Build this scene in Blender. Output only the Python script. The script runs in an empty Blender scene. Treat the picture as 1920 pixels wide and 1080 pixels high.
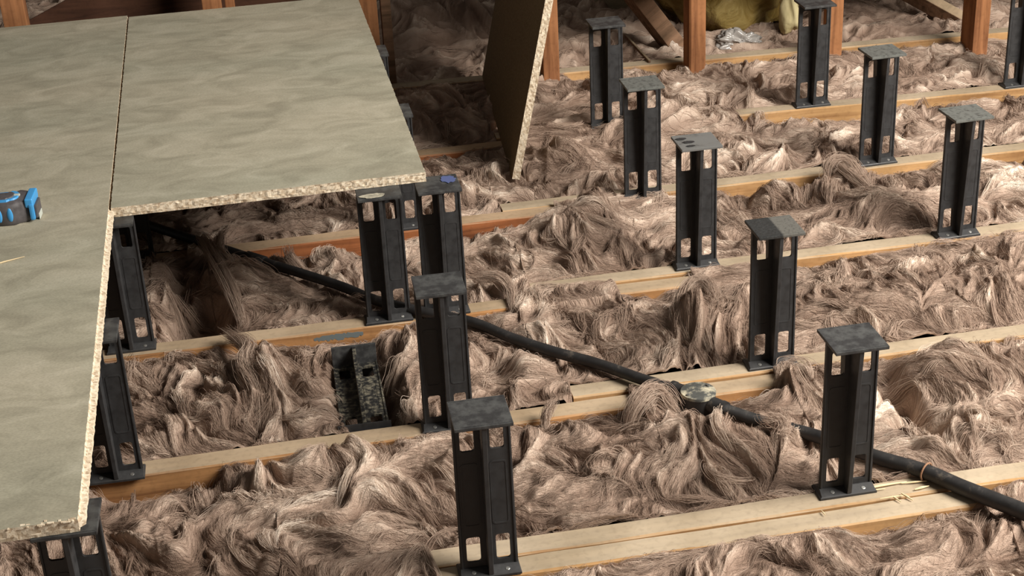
import bpy, bmesh, math, random
import numpy as np
from mathutils import Vector, Matrix, Euler
random.seed(7)
SC = bpy.context.scene
COL = SC.collection
PI = math.pi

# ------------------------------------------------------------------ camera
CP = dict(f=2972.7, pitch=0.454645, roll=0.0517944, yaw=0.16504, loc=(0.339058, 0.0256108, 1.443146))
def cam_axes():
    p, r, y = CP['pitch'], CP['roll'], CP['yaw']
    fw = np.array([math.sin(y)*math.cos(p), math.cos(y)*math.cos(p), -math.sin(p)])
    ri = np.array([math.cos(y), -math.sin(y), 0.0])
    dn = np.cross(fw, ri)
    if dn[2] > 0: dn = -dn
    r2 = ri*math.cos(r)+dn*math.sin(r); d2 = -ri*math.sin(r)+dn*math.cos(r)
    return fw, r2, d2
FW, RI, DN = cam_axes()
cd = bpy.data.cameras.new('camera'); cam = bpy.data.objects.new('camera', cd); COL.objects.link(cam)
cd.sensor_width = 36.0; cd.lens = CP['f']/1920*36.0; cd.clip_start = 0.05; cd.clip_end = 60
cam.matrix_world = Matrix(((RI[0], -DN[0], -FW[0], CP['loc'][0]), (RI[1], -DN[1], -FW[1], CP['loc'][1]),
                           (RI[2], -DN[2], -FW[2], CP['loc'][2]), (0, 0, 0, 1)))
SC.camera = cam
CL = np.array(CP['loc'])
def at(px, py, z=0.0):
    """world point on the level z seen at a photo position (used to measure the place)"""
    v = FW+(px-960)/CP['f']*RI+(py-540)/CP['f']*DN
    return CL+(z-CL[2])/v[2]*v
def to_px(P):
    d = np.asarray(P)-CL; zz = d@FW
    return 960+CP['f']*(d@RI)/zz, 540+CP['f']*(d@DN)/zz

# ------------------------------------------------------------------ light
SC.view_settings.view_transform = 'Standard'; SC.view_settings.look = 'None'
SC.view_settings.gamma = 1.0; SC.view_settings.use_curve_mapping = False
SC.view_settings.exposure = 0.0
W = bpy.data.worlds.new('world'); SC.world = W; W.use_nodes = True
bg = W.node_tree.nodes['Background']; bg.inputs[0].default_value = (1.0, 0.93, 0.84, 1); bg.inputs[1].default_value = 0.10
def area(name, loc, target, size, power, col):
    ld = bpy.data.lights.new(name, 'AREA'); ld.shape = 'RECTANGLE'; ld.size, ld.size_y = size; ld.energy = power; ld.color = col
    o = bpy.data.objects.new(name, ld); COL.objects.link(o); o.location = loc
    o.rotation_euler = (Vector(target)-Vector(loc)).to_track_quat('-Z', 'Y').to_euler()
    return o
area('attic_lamp', (3.25, 1.20, 2.45), (1.5, 2.7, 0), (1.9, 1.7), 300, (1.0, 0.94, 0.86))

# ------------------------------------------------------------------ materials
def new_mat(name, base=(0.5, 0.5, 0.5), rough=0.8, metal=0.0, spec=0.5):
    m = bpy.data.materials.new(name); m.use_nodes = True
    b = m.node_tree.nodes['Principled BSDF']
    b.inputs['Base Color'].default_value = (*base, 1); b.inputs['Roughness'].default_value = rough
    b.inputs['Metallic'].default_value = metal; b.inputs['Specular IOR Level'].default_value = spec
    return m, m.node_tree.nodes, m.node_tree.links, b
def nd(N, t, **kw):
    n = N.new(t)
    for k, v in kw.items():
        if k in ('operation', 'blend_type', 'data_type', 'noise_dimensions', 'feature', 'distance', 'attribute_name', 'attribute_type'):
            setattr(n, k, v)
        else: n.inputs[k].default_value = v
    return n
def ramp(N, stops, interp='LINEAR'):
    r = N.new('ShaderNodeValToRGB'); cr = r.color_ramp; cr.interpolation = interp
    while len(cr.elements) < len(stops): cr.elements.new(0.5)
    for e, (p, c) in zip(cr.elements, stops):
        e.position = p; e.color = (*c, 1) if len(c) == 3 else c
    return r
def coords(N, L, scale=(1, 1, 1), out='Object', rot=(0, 0, 0)):
    tc = N.new('ShaderNodeTexCoord'); mp = N.new('ShaderNodeMapping')
    mp.inputs['Scale'].default_value = scale; mp.inputs['Rotation'].default_value = rot
    L.new(tc.outputs[out], mp.inputs['Vector']); return mp.outputs[0]
def mixc(N, L, fac, a, b, blend='MIX'):
    m = N.new('ShaderNodeMix'); m.data_type = 'RGBA'; m.blend_type = blend
    for s, v in ((0, fac), (6, a), (7, b)):
        if hasattr(v, 'node'): L.new(v, m.inputs[s])
        elif isinstance(v, (int, float)): m.inputs[s].default_value = v
        else: m.inputs[s].default_value = (*v, 1)
    return m.outputs[2]
def bump(N, L, h, b, strength=0.3, dist=0.002):
    n = N.new('ShaderNodeBump'); n.inputs['Strength'].default_value = strength; n.inputs['Distance'].default_value = dist
    L.new(h, n.inputs['Height']); L.new(n.outputs[0], b.inputs['Normal'])

def wood(name, top, side, dark, along=0, dust=0.85):
    """sawn softwood: grain along one axis, dust lying on the upward faces"""
    m, N, L, b = new_mat(name, rough=0.85, spec=0.2)
    sc = [26, 26, 26]; sc[along] = 1.6
    v = coords(N, L, tuple(sc))
    n1 = nd(N, 'ShaderNodeTexNoise', Scale=1.6, Detail=6.0, Roughness=0.6, Distortion=0.5); L.new(v, n1.inputs['Vector'])
    n2 = nd(N, 'ShaderNodeTexNoise', Scale=5.0, Detail=3.0); L.new(coords(N, L), n2.inputs['Vector'])
    n3 = nd(N, 'ShaderNodeTexNoise', Scale=90.0, Detail=2.0); L.new(coords(N, L), n3.inputs['Vector'])
    r1 = ramp(N, [(0.34, dark), (0.55, side), (0.8, tuple(min(1, c*1.25) for c in side))]); L.new(n1.outputs[0], r1.inputs[0])
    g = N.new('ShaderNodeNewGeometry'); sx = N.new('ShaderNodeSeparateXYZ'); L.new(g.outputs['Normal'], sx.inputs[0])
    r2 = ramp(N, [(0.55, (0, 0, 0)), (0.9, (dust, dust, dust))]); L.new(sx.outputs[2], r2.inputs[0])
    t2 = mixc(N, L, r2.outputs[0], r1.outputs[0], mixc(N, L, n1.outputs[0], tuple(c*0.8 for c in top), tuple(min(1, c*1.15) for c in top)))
    r3 = ramp(N, [(0.35, (0.72, 0.7, 0.66)), (0.6, (1, 1, 1))]); L.new(n2.outputs[0], r3.inputs[0])
    c = mixc(N, L, 1.0, t2, r3.outputs[0], 'MULTIPLY')
    r4 = ramp(N, [(0.3, (0.8, 0.8, 0.8)), (0.5, (1, 1, 1))]); L.new(n3.outputs[0], r4.inputs[0])
    c = mixc(N, L, 0.6, c, r4.outputs[0], 'MULTIPLY')
    L.new(c, b.inputs['Base Color']); bump(N, L, n1.outputs[0], b, 0.5, 0.0015)
    return m
M = {}
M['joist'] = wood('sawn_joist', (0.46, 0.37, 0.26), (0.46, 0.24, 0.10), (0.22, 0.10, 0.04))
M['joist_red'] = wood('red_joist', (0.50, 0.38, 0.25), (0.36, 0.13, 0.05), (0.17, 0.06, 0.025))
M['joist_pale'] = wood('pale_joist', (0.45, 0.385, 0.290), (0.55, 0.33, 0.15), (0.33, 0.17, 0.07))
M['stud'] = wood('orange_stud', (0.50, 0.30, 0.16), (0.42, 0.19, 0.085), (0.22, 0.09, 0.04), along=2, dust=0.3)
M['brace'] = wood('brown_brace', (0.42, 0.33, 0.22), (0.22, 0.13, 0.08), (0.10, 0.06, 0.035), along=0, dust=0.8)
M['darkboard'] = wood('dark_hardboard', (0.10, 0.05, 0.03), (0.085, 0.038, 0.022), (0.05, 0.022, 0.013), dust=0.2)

def chip_top():
    m, N, L, b = new_mat('chipboard_face', rough=0.75, spec=0.25)
    v = coords(N, L, (0.55, 1.0, 1), rot=(0, 0, 0.15))
    n1 = nd(N, 'ShaderNodeTexNoise', Scale=16.0, Detail=4.0, Roughness=0.55, Distortion=0.9); L.new(v, n1.inputs['Vector'])
    n2 = nd(N, 'ShaderNodeTexNoise', Scale=2.6, Detail=3.0, Roughness=0.5); L.new(v, n2.inputs['Vector'])
    n3 = nd(N, 'ShaderNodeTexNoise', Scale=420.0, Detail=2.0); L.new(v, n3.inputs['Vector'])
    n4 = nd(N, 'ShaderNodeTexNoise', Scale=7.0, Detail=2.0, Roughness=0.4); L.new(coords(N, L), n4.inputs['Vector'])
    r1 = ramp(N, [(0.3, (0.325, 0.305, 0.238)), (0.5, (0.41, 0.388, 0.305)), (0.66, (0.475, 0.45, 0.362))]); L.new(n1.outputs[0], r1.inputs[0])
    r2 = ramp(N, [(0.35, (0.86, 0.87, 0.84)), (0.65, (1.04, 1.0, 0.96))]); L.new(n2.outputs[0], r2.inputs[0])
    c = mixc(N, L, 1.0, r1.outputs[0], r2.outputs[0], 'MULTIPLY')
    r3 = ramp(N, [(0.3, (0.78, 0.78, 0.78)), (0.62, (1.1, 1.1, 1.1))]); L.new(n3.outputs[0], r3.inputs[0])
    c = mixc(N, L, 0.6, c, r3.outputs[0], 'MULTIPLY')
    r4 = ramp(N, [(0.16, (0.45, 0.42, 0.36)), (0.25, (1, 1, 1))]); L.new(n4.outputs[0], r4.inputs[0])
    c = mixc(N, L, 0.8, c, r4.outputs[0], 'MULTIPLY')
    L.new(c, b.inputs['Base Color']); bump(N, L, n1.outputs[0], b, 0.35, 0.004)
    return m
M['chip_top'] = chip_top()
def chip_edge():
    m, N, L, b = new_mat('chipboard_edge', rough=0.95, spec=0.1)
    v = coords(N, L)
    n1 = nd(N, 'ShaderNodeTexVoronoi', Scale=230.0); L.new(v, n1.inputs['Vector'])
    n2 = nd(N, 'ShaderNodeTexNoise', Scale=120.0, Detail=4.0, Roughness=0.7); L.new(v, n2.inputs['Vector'])
    sp = N.new('ShaderNodeSeparateColor'); L.new(n1.outputs['Color'], sp.inputs[0])
    r1 = ramp(N, [(0.0, (0.46, 0.35, 0.24)), (0.3, (0.62, 0.51, 0.37)), (0.6, (0.74, 0.63, 0.48)), (1.0, (0.84, 0.74, 0.58))]); L.new(sp.outputs[0], r1.inputs[0])
    r2 = ramp(N, [(0.30, (0.6, 0.52, 0.44)), (0.48, (1, 1, 1))]); L.new(n2.outputs[0], r2.inputs[0])
    L.new(mixc(N, L, 0.55, r1.outputs[0], r2.outputs[0], 'MULTIPLY'), b.inputs['Base Color'])
    bump(N, L, n2.outputs[0], b, 0.4, 0.002)
    return m
M['chip_edge'] = chip_edge()
def chip_shade():
    m, N, L, b = new_mat('chipboard_shaded', rough=0.8, spec=0.2)  # darker chipboard, with the leaning sheet's shade put into the colour
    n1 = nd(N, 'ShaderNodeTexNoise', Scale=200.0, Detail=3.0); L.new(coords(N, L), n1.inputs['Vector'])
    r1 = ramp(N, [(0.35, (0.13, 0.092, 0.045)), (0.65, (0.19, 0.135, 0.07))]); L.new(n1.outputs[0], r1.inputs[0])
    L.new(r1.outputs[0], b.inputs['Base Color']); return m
M['chip_shaded'] = chip_shade()

def plastic(name, base, dustcol=None, amount=0.0, scale=60, half=False):
    m, N, L, b = new_mat(name, base=base, rough=0.5, spec=0.45)
    v = coords(N, L)
    n1 = nd(N, 'ShaderNodeTexNoise', Scale=float(scale), Detail=5.0, Roughness=0.65); L.new(v, n1.inputs['Vector'])
    n0 = nd(N, 'ShaderNodeTexNoise', Scale=900.0, Detail=1.0); L.new(v, n0.inputs['Vector'])
    r0 = ramp(N, [(0.35, tuple(c*0.85 for c in base)), (0.68, tuple(c*1.35 for c in base))]); L.new(n1.outputs[0], r0.inputs[0])
    col = r0.outputs[0]
    if dustcol:
        r1 = ramp(N, [(max(0, 0.62-amount*0.5), (0, 0, 0)), (min(1, 0.78-amount*0.35), (1, 1, 1))]); L.new(n1.outputs[0], r1.inputs[0])
        f = r1.outputs[0]
        if half:
            sx = N.new('ShaderNodeSeparateXYZ'); L.new(v, sx.inputs[0])
            rh = ramp(N, [(0.0, (0, 0, 0)), (0.002, (1, 1, 1))]); L.new(sx.outputs[0], rh.inputs[0])
            f = mixc(N, L, 1.0, f, rh.outputs[0], 'MULTIPLY')
        col = mixc(N, L, f, col, dustcol)
    L.new(col, b.inputs['Base Color'])
    rr = ramp(N, [(0.3, (0.42,)*3), (0.7, (0.68,)*3)]); L.new(n1.outputs[0], rr.inputs[0]); L.new(rr.outputs[0], b.inputs['Roughness'])
    bump(N, L, n0.outputs[0], b, 0.12, 0.0006)
    return m
BLK = (0.030, 0.030, 0.031)  # black raised slightly to stand in for lens haze
M['plastic'] = plastic('black_plastic', BLK)
M['plate'] = plastic('plate_plastic', (0.036, 0.036, 0.037), (0.075, 0.077, 0.075), 0.35, 40)
M['plate_dusty'] = plastic('dusty_plate', (0.034, 0.036, 0.036), (0.13, 0.135, 0.125), 0.75, 90)
M['plate_half'] = plastic('half_dusty_plate', (0.026, 0.027, 0.027), (0.12, 0.117, 0.105), 0.85, 260, half=True)
M['plate_spot'] = plastic('spotted_plate', (0.014, 0.014, 0.015), (0.15, 0.15, 0.145), 1.0, 30)
M['plastic_mouldy'] = plastic('wool_dusted_plastic', (0.018, 0.018, 0.018), (0.20, 0.18, 0.13), 0.30, 110)
M['screw'] = new_mat('zinc_screw', (0.62, 0.62, 0.6), 0.32, 0.9)[0]
M['screw_dull'] = new_mat('dull_screw', (0.2, 0.2, 0.19), 0.5, 0.6)[0]
M['blue_chalk'] = new_mat('blue_chalk', (0.075, 0.10, 0.24), 0.9)[0]
M['conduit'] = plastic('conduit_black', (0.021, 0.020, 0.020), (0.12, 0.10, 0.08), 0.05, 35)
M['box_lid'] = plastic('conduit_lid', (0.085, 0.088, 0.082), (0.66, 0.60, 0.44), 0.36, 34)
M['tie'] = new_mat('brown_cord', (0.30, 0.16, 0.09), 0.8)[0]
M['tape_black'] = plastic('tape_black', (0.085, 0.078, 0.082))
M['tape_blue'] = new_mat('tape_blue', (0.06, 0.34, 0.72), 0.42)[0]
M['tape_pale'] = new_mat('tape_pale', (0.55, 0.6, 0.55), 0.35)[0]
M['straw'] = new_mat('pale_splinter', (0.78, 0.62, 0.38), 0.8)[0]
M['paint'] = new_mat('blue_grey_paint', (0.13, 0.155, 0.16), 0.8)[0]

def wool_mat(name, attr):
    m, N, L, b = new_mat(name, rough=0.9, spec=0.12)
    a = N.new('ShaderNodeAttribute'); a.attribute_name = attr
    r = ramp(N, [(0.0, (0.20, 0.135, 0.10)), (0.25, (0.30, 0.212, 0.162)), (0.55, (0.42, 0.312, 0.245)), (0.8, (0.58, 0.46, 0.37)), (1.0, (0.84, 0.73, 0.62))])
    L.new(a.outputs['Fac'], r.inputs[0]); L.new(r.outputs[0], b.inputs['Base Color'])
    return m, N, L, b
M['fibre'], N_, L_, b_ = wool_mat('wool_fibre', 'tint')
M['wool'], N_, L_, b_ = wool_mat('wool_body', 'tint')
n_ = nd(N_, 'ShaderNodeTexNoise', Scale=240.0, Detail=3.0, Distortion=1.5); L_.new(coords(N_, L_), n_.inputs['Vector'])
bump(N_, L_, n_.outputs[0], b_, 0.6, 0.004)

# ------------------------------------------------------------------ mesh helpers
def obj(name, bm, mat, parent=None, smooth=None):
    me = bpy.data.meshes.new(name); bm.normal_update(); bm.to_mesh(me); bm.free()
    mats = mat if isinstance(mat, (list, tuple)) else [mat]
    for m in mats: me.materials.append(m)
    if smooth is not None:
        me.polygons.foreach_set('use_smooth', [True]*len(me.polygons))
        if smooth < 3: 
            try: me.set_sharp_from_angle(angle=smooth)
            except Exception: pass
    o = bpy.data.objects.new(name, me); COL.objects.link(o)
    if parent is not None: o.parent = parent
    return o
def tag(o, label=None, cat=None, group=None, kind=None):
    for k, v in (('label', label), ('category', cat), ('group', group), ('kind', kind)):
        if v: o[k] = v
    return o
def thing(name, label, cat, loc=(0, 0, 0), rot=(0, 0, 0), group=None):
    o = bpy.data.objects.new(name, None); COL.objects.link(o); o.empty_display_size = 0.05
    o.location = loc; o.rotation_euler = rot
    return tag(o, label, cat, group)
def add_box(bm, x0, x1, y0, y1, z0, z1, bev=0.0, seg=1):
    r = bmesh.ops.create_cube(bm, size=1.0)
    for v in r['verts']:
        v.co = Vector(((x0+x1)/2+v.co.x*(x1-x0), (y0+y1)/2+v.co.y*(y1-y0), (z0+z1)/2+v.co.z*(z1-z0)))
    if bev > 0:
        es = list({e for v in r['verts'] for e in v.link_edges})
        bmesh.ops.bevel(bm, geom=es, offset=bev, segments=seg, affect='EDGES', profile=0.7)
def add_tube(bm, pts, rad, seg=16, caps=True):
    pts = [Vector(p) for p in pts]; rings = []
    rad = rad if isinstance(rad, (list, tuple)) else [rad]*len(pts)
    for i, p in enumerate(pts):
        d = (pts[min(i+1, len(pts)-1)]-pts[max(i-1, 0)]).normalized()
        a = d.cross(Vector((0, 0, 1)))
        if a.length < 1e-4: a = Vector((1, 0, 0))
        a.normalize(); b = d.cross(a).normalized()
        rings.append([bm.verts.new(p+(a*math.cos(t)+b*math.sin(t))*rad[i]) for t in (2*PI*k/seg for k in range(seg))])
    for r0, r1 in zip(rings, rings[1:]):
        for k in range(seg): bm.faces.new((r0[k], r0[(k+1) % seg], r1[(k+1) % seg], r1[k]))
    if caps: bm.faces.new(rings[0][::-1]); bm.faces.new(rings[-1])
def add_cyl(bm, c, r, h, seg=32, r2=None, bev=0):
    c = Vector(c); r2 = r if r2 is None else r2
    prof = [(r, 0), (r2, h)] if not bev else [(r, 0), (r2, h-bev), (r2-bev*0.3, h-bev*0.3), (r2-bev, h)]
    rings = [[bm.verts.new(c+Vector((math.cos(2*PI*k/seg)*q, math.sin(2*PI*k/seg)*q, z))) for k in range(seg)] for q, z in prof]
    for r0, r1 in zip(rings, rings[1:]):
        for k in range(seg): bm.faces.new((r0[k], r0[(k+1) % seg], r1[(k+1) % seg], r1[k]))
    bm.faces.new(rings[0][::-1]); bm.faces.new(rings[-1])
def copy_tree(o, parent=None):
    c = o.copy(); COL.objects.link(c); c.parent = parent
    for ch in o.children: copy_tree(ch, c)
    return c

# ------------------------------------------------------------------ noise fields
RT = np.random.RandomState(11).rand(8, 256, 256)
def vnoise(x, y, k=0):
    x = np.asarray(x, float)+37.3*k; y = np.asarray(y, float)+91.7*k
    xi = np.floor(x).astype(int); yi = np.floor(y).astype(int); fx = x-xi; fy = y-yi
    fx = fx*fx*fx*(fx*(fx*6-15)+10); fy = fy*fy*fy*(fy*(fy*6-15)+10)
    T = RT[k % 8]; g = lambda a, b: T[a & 255, b & 255]
    return (g(xi, yi)*(1-fx)+g(xi+1, yi)*fx)*(1-fy)+(g(xi, yi+1)*(1-fx)+g(xi+1, yi+1)*fx)*fy
def fbm(x, y, oct=4, k=0):
    s = 0; a = 0.5
    for i in range(oct):
        s = s+a*vnoise(x, y, k+i); x = x*2.03+1.7; y = y*2.03+5.1; a *= 0.5
    return s/(1-0.5**oct)

# ------------------------------------------------------------------ the joists
# (label, x0, x1, y centre at x0, y centre at x1, width, material)
JOISTS = [
 ('pale front joist coming in from the left, its cut end under the black conduit', -1.4, 1.405, 1.987, 1.990, 0.046, 'joist_pale'),
 ('pale front joist running off to the right, lapped behind the one with the cut end', 0.30, 4.2, 2.040, 2.046, 0.047, 'joist_pale'),
 ('long joist carrying the tall riser nearest the fallen riser, its orange side showing', -1.4, 1.27, 2.421, 2.430, 0.048, 'joist'),
 ('joist beginning with a sawn end beside the conduit, passing under the round conduit box', 0.848, 4.2, 2.488, 2.486, 0.046, 'joist_pale'),
 ('joist with a blue grey paint mark, above the fallen riser', -1.4, 1.32, 2.868, 2.872, 0.046, 'joist'),
 ('joist with a sawn end right of centre, second lapped pair behind the round conduit box', 0.862, 4.2, 2.930, 2.930, 0.046, 'joist_pale'),
 ('red brown joist seen behind the two risers at the board corner', -1.4, 1.25, 3.305, 3.318, 0.048, 'joist_red'),
 ('joist with a dark sawn end in front of the leaning sheet', 0.879, 4.2, 3.361, 3.363, 0.048, 'joist_pale'),
 ('dim joist crossing the dark gap beside the leaning sheet', -1.4, 1.15, 3.760, 3.770, 0.046, 'joist_red'),
 ('orange joist under the two risers at the upper right', 0.95, 4.2, 3.832, 3.690, 0.046, 'joist_pale'),
 ('farthest joist, behind the row of upright studs', -1.4, 4.2, 4.400, 4.170, 0.046, 'joist_pale'),
]
def joist_y(j, x): return j[3]+(j[4]-j[3])*(np.asarray(x)-j[1])/(j[2]-j[1])
def on_joist(x, y, pad=0.0):
    """signed closeness to any joist footprint: > 0 inside"""
    x = np.asarray(x, float); best = np.full(x.shape, -9.0)
    for j in JOISTS:
        d = j[5]/2+pad-np.abs(y-joist_y(j, x))
        d = np.minimum(d, np.minimum(x-j[1]+pad, j[2]-x+pad))
        best = np.maximum(best, d)
    return best
def make_joist(j, n):
    bm = bmesh.new(); L_ = j[2]-j[1]; ns = 40; sec = [(-1, -0.094), (1, -0.094), (1, -0.003), (0.88, 0.0), (-0.88, 0.0), (-1, -0.003)]
    rings = []
    for i in range(ns+1):
        x = L_*i/ns; r = []
        for s, z in sec:
            wob = 0.0012*math.sin(x*7+n)+random.uniform(-0.0007, 0.0007)
            zz = z+(random.uniform(-0.0009, 0.0003) if z > -0.05 else 0)
            r.append(bm.verts.new((x, s*j[5]/2+wob, zz)))
        rings.append(r)
    for a, b in zip(rings, rings[1:]):
        for k in range(6): bm.faces.new((a[k], b[k], b[(k+1) % 6], a[(k+1) % 6]))
    bm.faces.new(rings[0]); bm.faces.new(rings[-1][::-1])
    bmesh.ops.recalc_face_normals(bm, faces=bm.faces)
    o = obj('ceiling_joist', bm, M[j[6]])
    o.location = (j[1], j[3], 0); o.rotation_euler[2] = math.atan2(j[4]-j[3], L_)
    return tag(o, j[0], 'joist', 'joists of the attic floor')
jo = [make_joist(j, i) for i, j in enumerate(JOISTS)]
# paint mark on the front side of one joist
bm = bmesh.new(); rr = random.Random(3); top_, bot_ = [], []
for k in range(30):
    x = 1.4+0.405+k*0.0034; e = math.sin(PI*(k+.5)/30)**.35
    top_.append(bm.verts.new((x, -0.0246, -0.013+e*rr.uniform(0.003, 0.007)))); bot_.append(bm.verts.new((x, -0.0246, -0.014-e*rr.uniform(0.003, 0.009))))
for k in range(29): bm.faces.new((bot_[k], bot_[k+1], top_[k+1], top_[k]))
r = bmesh.ops.extrude_face_region(bm, geom=list(bm.faces))
for v in r['geom']:
    if isinstance(v, bmesh.types.BMVert): v.co.y += 0.0012
bmesh.ops.recalc_face_normals(bm, faces=bm.faces)
tag(obj('paint_mark', bm, M['paint'], jo[4]), 'blue grey paint mark')

# floor: the ceiling boards underneath
bm = bmesh.new(); add_box(bm, -1.5, 4.3, 0.4, 8.2, -0.114, -0.096)
tag(obj('floor', bm, new_mat('plasterboard', (0.35, 0.3, 0.26), 0.95)[0]), kind='structure')

# ------------------------------------------------------------------ risers
H = 0.2784
RW, BD, TD = 0.0428, 0.021, 0.0413
def rrect(x0, x1, z0, z1, r, n=4):
    pts = []
    for cx, cz, a0 in ((x1-r, z1-r, 0), (x0+r, z1-r, 90), (x0+r, z0+r, 180), (x1-r, z0+r, 270)):
        for k in range(n+1):
            a = math.radians(a0+90*k/n); pts.append((cx+r*math.cos(a), cz+r*math.sin(a)))
    return pts
def web_panel_mesh():
    """upright plate with four rounded windows, slightly wider at the foot, and a shallow recess either side"""
    bm = bmesh.new(); t = 0.0022; z0, z1 = 0.004, H-0.005
    def warp(x, z): return x*(1.0+0.035*(1-z/H))
    holes = []
    for s in (-1, 1):
        for a, b in ((0.070, 0.232), (0.772, 0.925)):
            holes.append(rrect(min(s*0.0115, s*0.0325), max(s*0.0115, s*0.0325), a*H, b*H, 0.0045))
    outer = [(-RW, z0), (RW, z0), (RW, z1), (-RW, z1)]
    es = []
    for lp in [outer]+holes:
        vs = [bm.verts.new((warp(x, z), -t, z)) for x, z in lp]
        es += [bm.edges.new((vs[i], vs[(i+1) % len(vs)])) for i in range(len(vs))]
    bmesh.ops.triangle_fill(bm, edges=es, use_beauty=True)
    bmesh.ops.recalc_face_normals(bm, faces=bm.faces)
    if sum((f.normal.y for f in bm.faces)) > 0: bmesh.ops.reverse_faces(bm, faces=bm.faces)
    r = bmesh.ops.extrude_face_region(bm, geom=list(bm.faces))
    for v in r['geom']:
        if isinstance(v, bmesh.types.BMVert): v.co.y += 2*t
    bmesh.ops.recalc_face_normals(bm, faces=bm.faces)
    # edge beads along the outer edges and raised frame of the recess
    for s in (-1, 1):
        for yy in (-1, 1):
            y0, y1 = sorted((yy*0.0020, yy*0.0040))
            x0, x1 = sorted((s*(RW+0.0002), s*(RW-0.0032)))
            add_box(bm, x0, x1, y0, y1, z0, z1, 0.0006)
            a, b = 0.30*H, 0.70*H
            o_ = rrect(min(s*0.0085, s*0.0352), max(s*0.0085, s*0.0352), a, b, 0.006); i_ = rrect(min(s*0.0112, s*0.0325), max(s*0.0112, s*0.0325), a+0.0027, b-0.0027, 0.0035)
            lay = [[bm.verts.new((x, yy*0.0021, z)) for x, z in o_], [bm.verts.new((x, yy*0.0028, z)) for x, z in o_],
                   [bm.verts.new((x, yy*0.0028, z)) for x, z in i_], [bm.verts.new((x, yy*0.0021, z)) for x, z in i_]]
            for p, q in zip(lay, lay[1:]):
                for k in range(len(p)): bm.faces.new((p[k], p[(k+1) % len(p)], q[(k+1) % len(p)], q[k]))
    bmesh.ops.recalc_face_normals(bm, faces=bm.faces)
    return bm
def rib_mesh():
    bm = bmesh.new()
    for s in (-1, 1):
        prof = [(0.0023, 0.006), (BD-0.0005, 0.006), (BD+0.001, 0.02), (TD-0.006, H-0.05), (TD-0.002, H-0.006), (0.0023, H-0.006)]
        w = 0.0036
        a = [bm.verts.new((-w, s*y, z)) for y, z in prof]; b = [bm.verts.new((w, s*y, z)) for y, z in prof]
        bm.faces.new(a); bm.faces.new(b[::-1])
        for k in range(6): bm.faces.new((a[k], b[k], b[(k+1) % 6], a[(k+1) % 6]))
    bmesh.ops.recalc_face_normals(bm, faces=bm.faces)
    bmesh.ops.bevel(bm, geom=[e for e in bm.edges if e.calc_length() > 0.03], offset=0.0006, segments=1, affect='EDGES')
    return bm
def base_mesh():
    """foot flange: a low plate with sloping wings either side of the rib"""
    bm = bmesh.new()
    lo = [(-0.0485, -BD), (0.0465, -BD), (0.0465, BD), (-0.0485, BD)]
    hi = [(-0.0462, -BD+0.0015), (0.0445, -BD+0.0015), (0.0445, BD-0.0015), (-0.0462, BD-0.0015)]
    mid = [(-0.0445, -0.004), (0.0442, -0.004), (0.0442, 0.004), (-0.0445, 0.004)]
    L3 = [[bm.verts.new((x, y, z)) for x, y in ring] for ring, z in ((lo, 0.0), (lo, 0.0035), (hi, 0.0055), (mid, 0.0105))]
    bm.faces.new(L3[0][::-1]); bm.faces.new(L3[-1])
    for p, q in zip(L3, L3[1:]):
        for k in range(4): bm.faces.new((p[k], p[(k+1) % 4], q[(k+1) % 4], q[k]))
    bmesh.ops.recalc_face_normals(bm, faces=bm.faces)
    return bm
def plate_mesh():
    bm = bmesh.new(); add_box(bm, -0.0428, 0.0428, -TD, TD, H-0.0055, H, 0.0012, 2)
    # moulded lip round the upper face
    for y in (-1, 1): add_box(bm, -0.040, 0.040, min(y*0.0385, y*0.0372), max(y*0.0385, y*0.0372), H-0.001, H+0.0006)
    return bm
def screw_mesh():
    bm = bmesh.new(); add_cyl(bm, (0, 0, 0), 0.0034, 0.0022, 20, 0.0036, bev=0.0008)
    for a in (0.4, 0.4+PI/2):
        r = bmesh.ops.create_cube(bm, size=1)
        for v in r['verts']:
            c = v.co; x = c.x*0.0042; y = c.y*0.0008
            v.co = Vector((x*math.cos(a)-y*math.sin(a), x*math.sin(a)+y*math.cos(a), 0.0021+c.z*0.0005))
    return bm
def make_riser():
    t = thing('floor_riser', 'x', 'floor riser')
    obj('web_panel', web_panel_mesh(), M['plastic'], t)
    obj('rib', rib_mesh(), M['plastic'], t)
    obj('base_plate', base_mesh(), M['plastic'], t)
    obj('top_plate', plate_mesh(), M['plate'], t)
    sm = screw_mesh()
    for s, x in ((-1, -0.026), (1, 0.026)):
        o = obj('screw', sm if s < 0 else screw_mesh(), M['screw'] if s > 0 else M['screw_dull'], t)
        o.location = (x, -0.0125, 0.0063); o.rotation_euler[0] = 0.25
    return t
riser0 = make_riser()
RG = 'black plastic risers standing on the joists'
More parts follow.
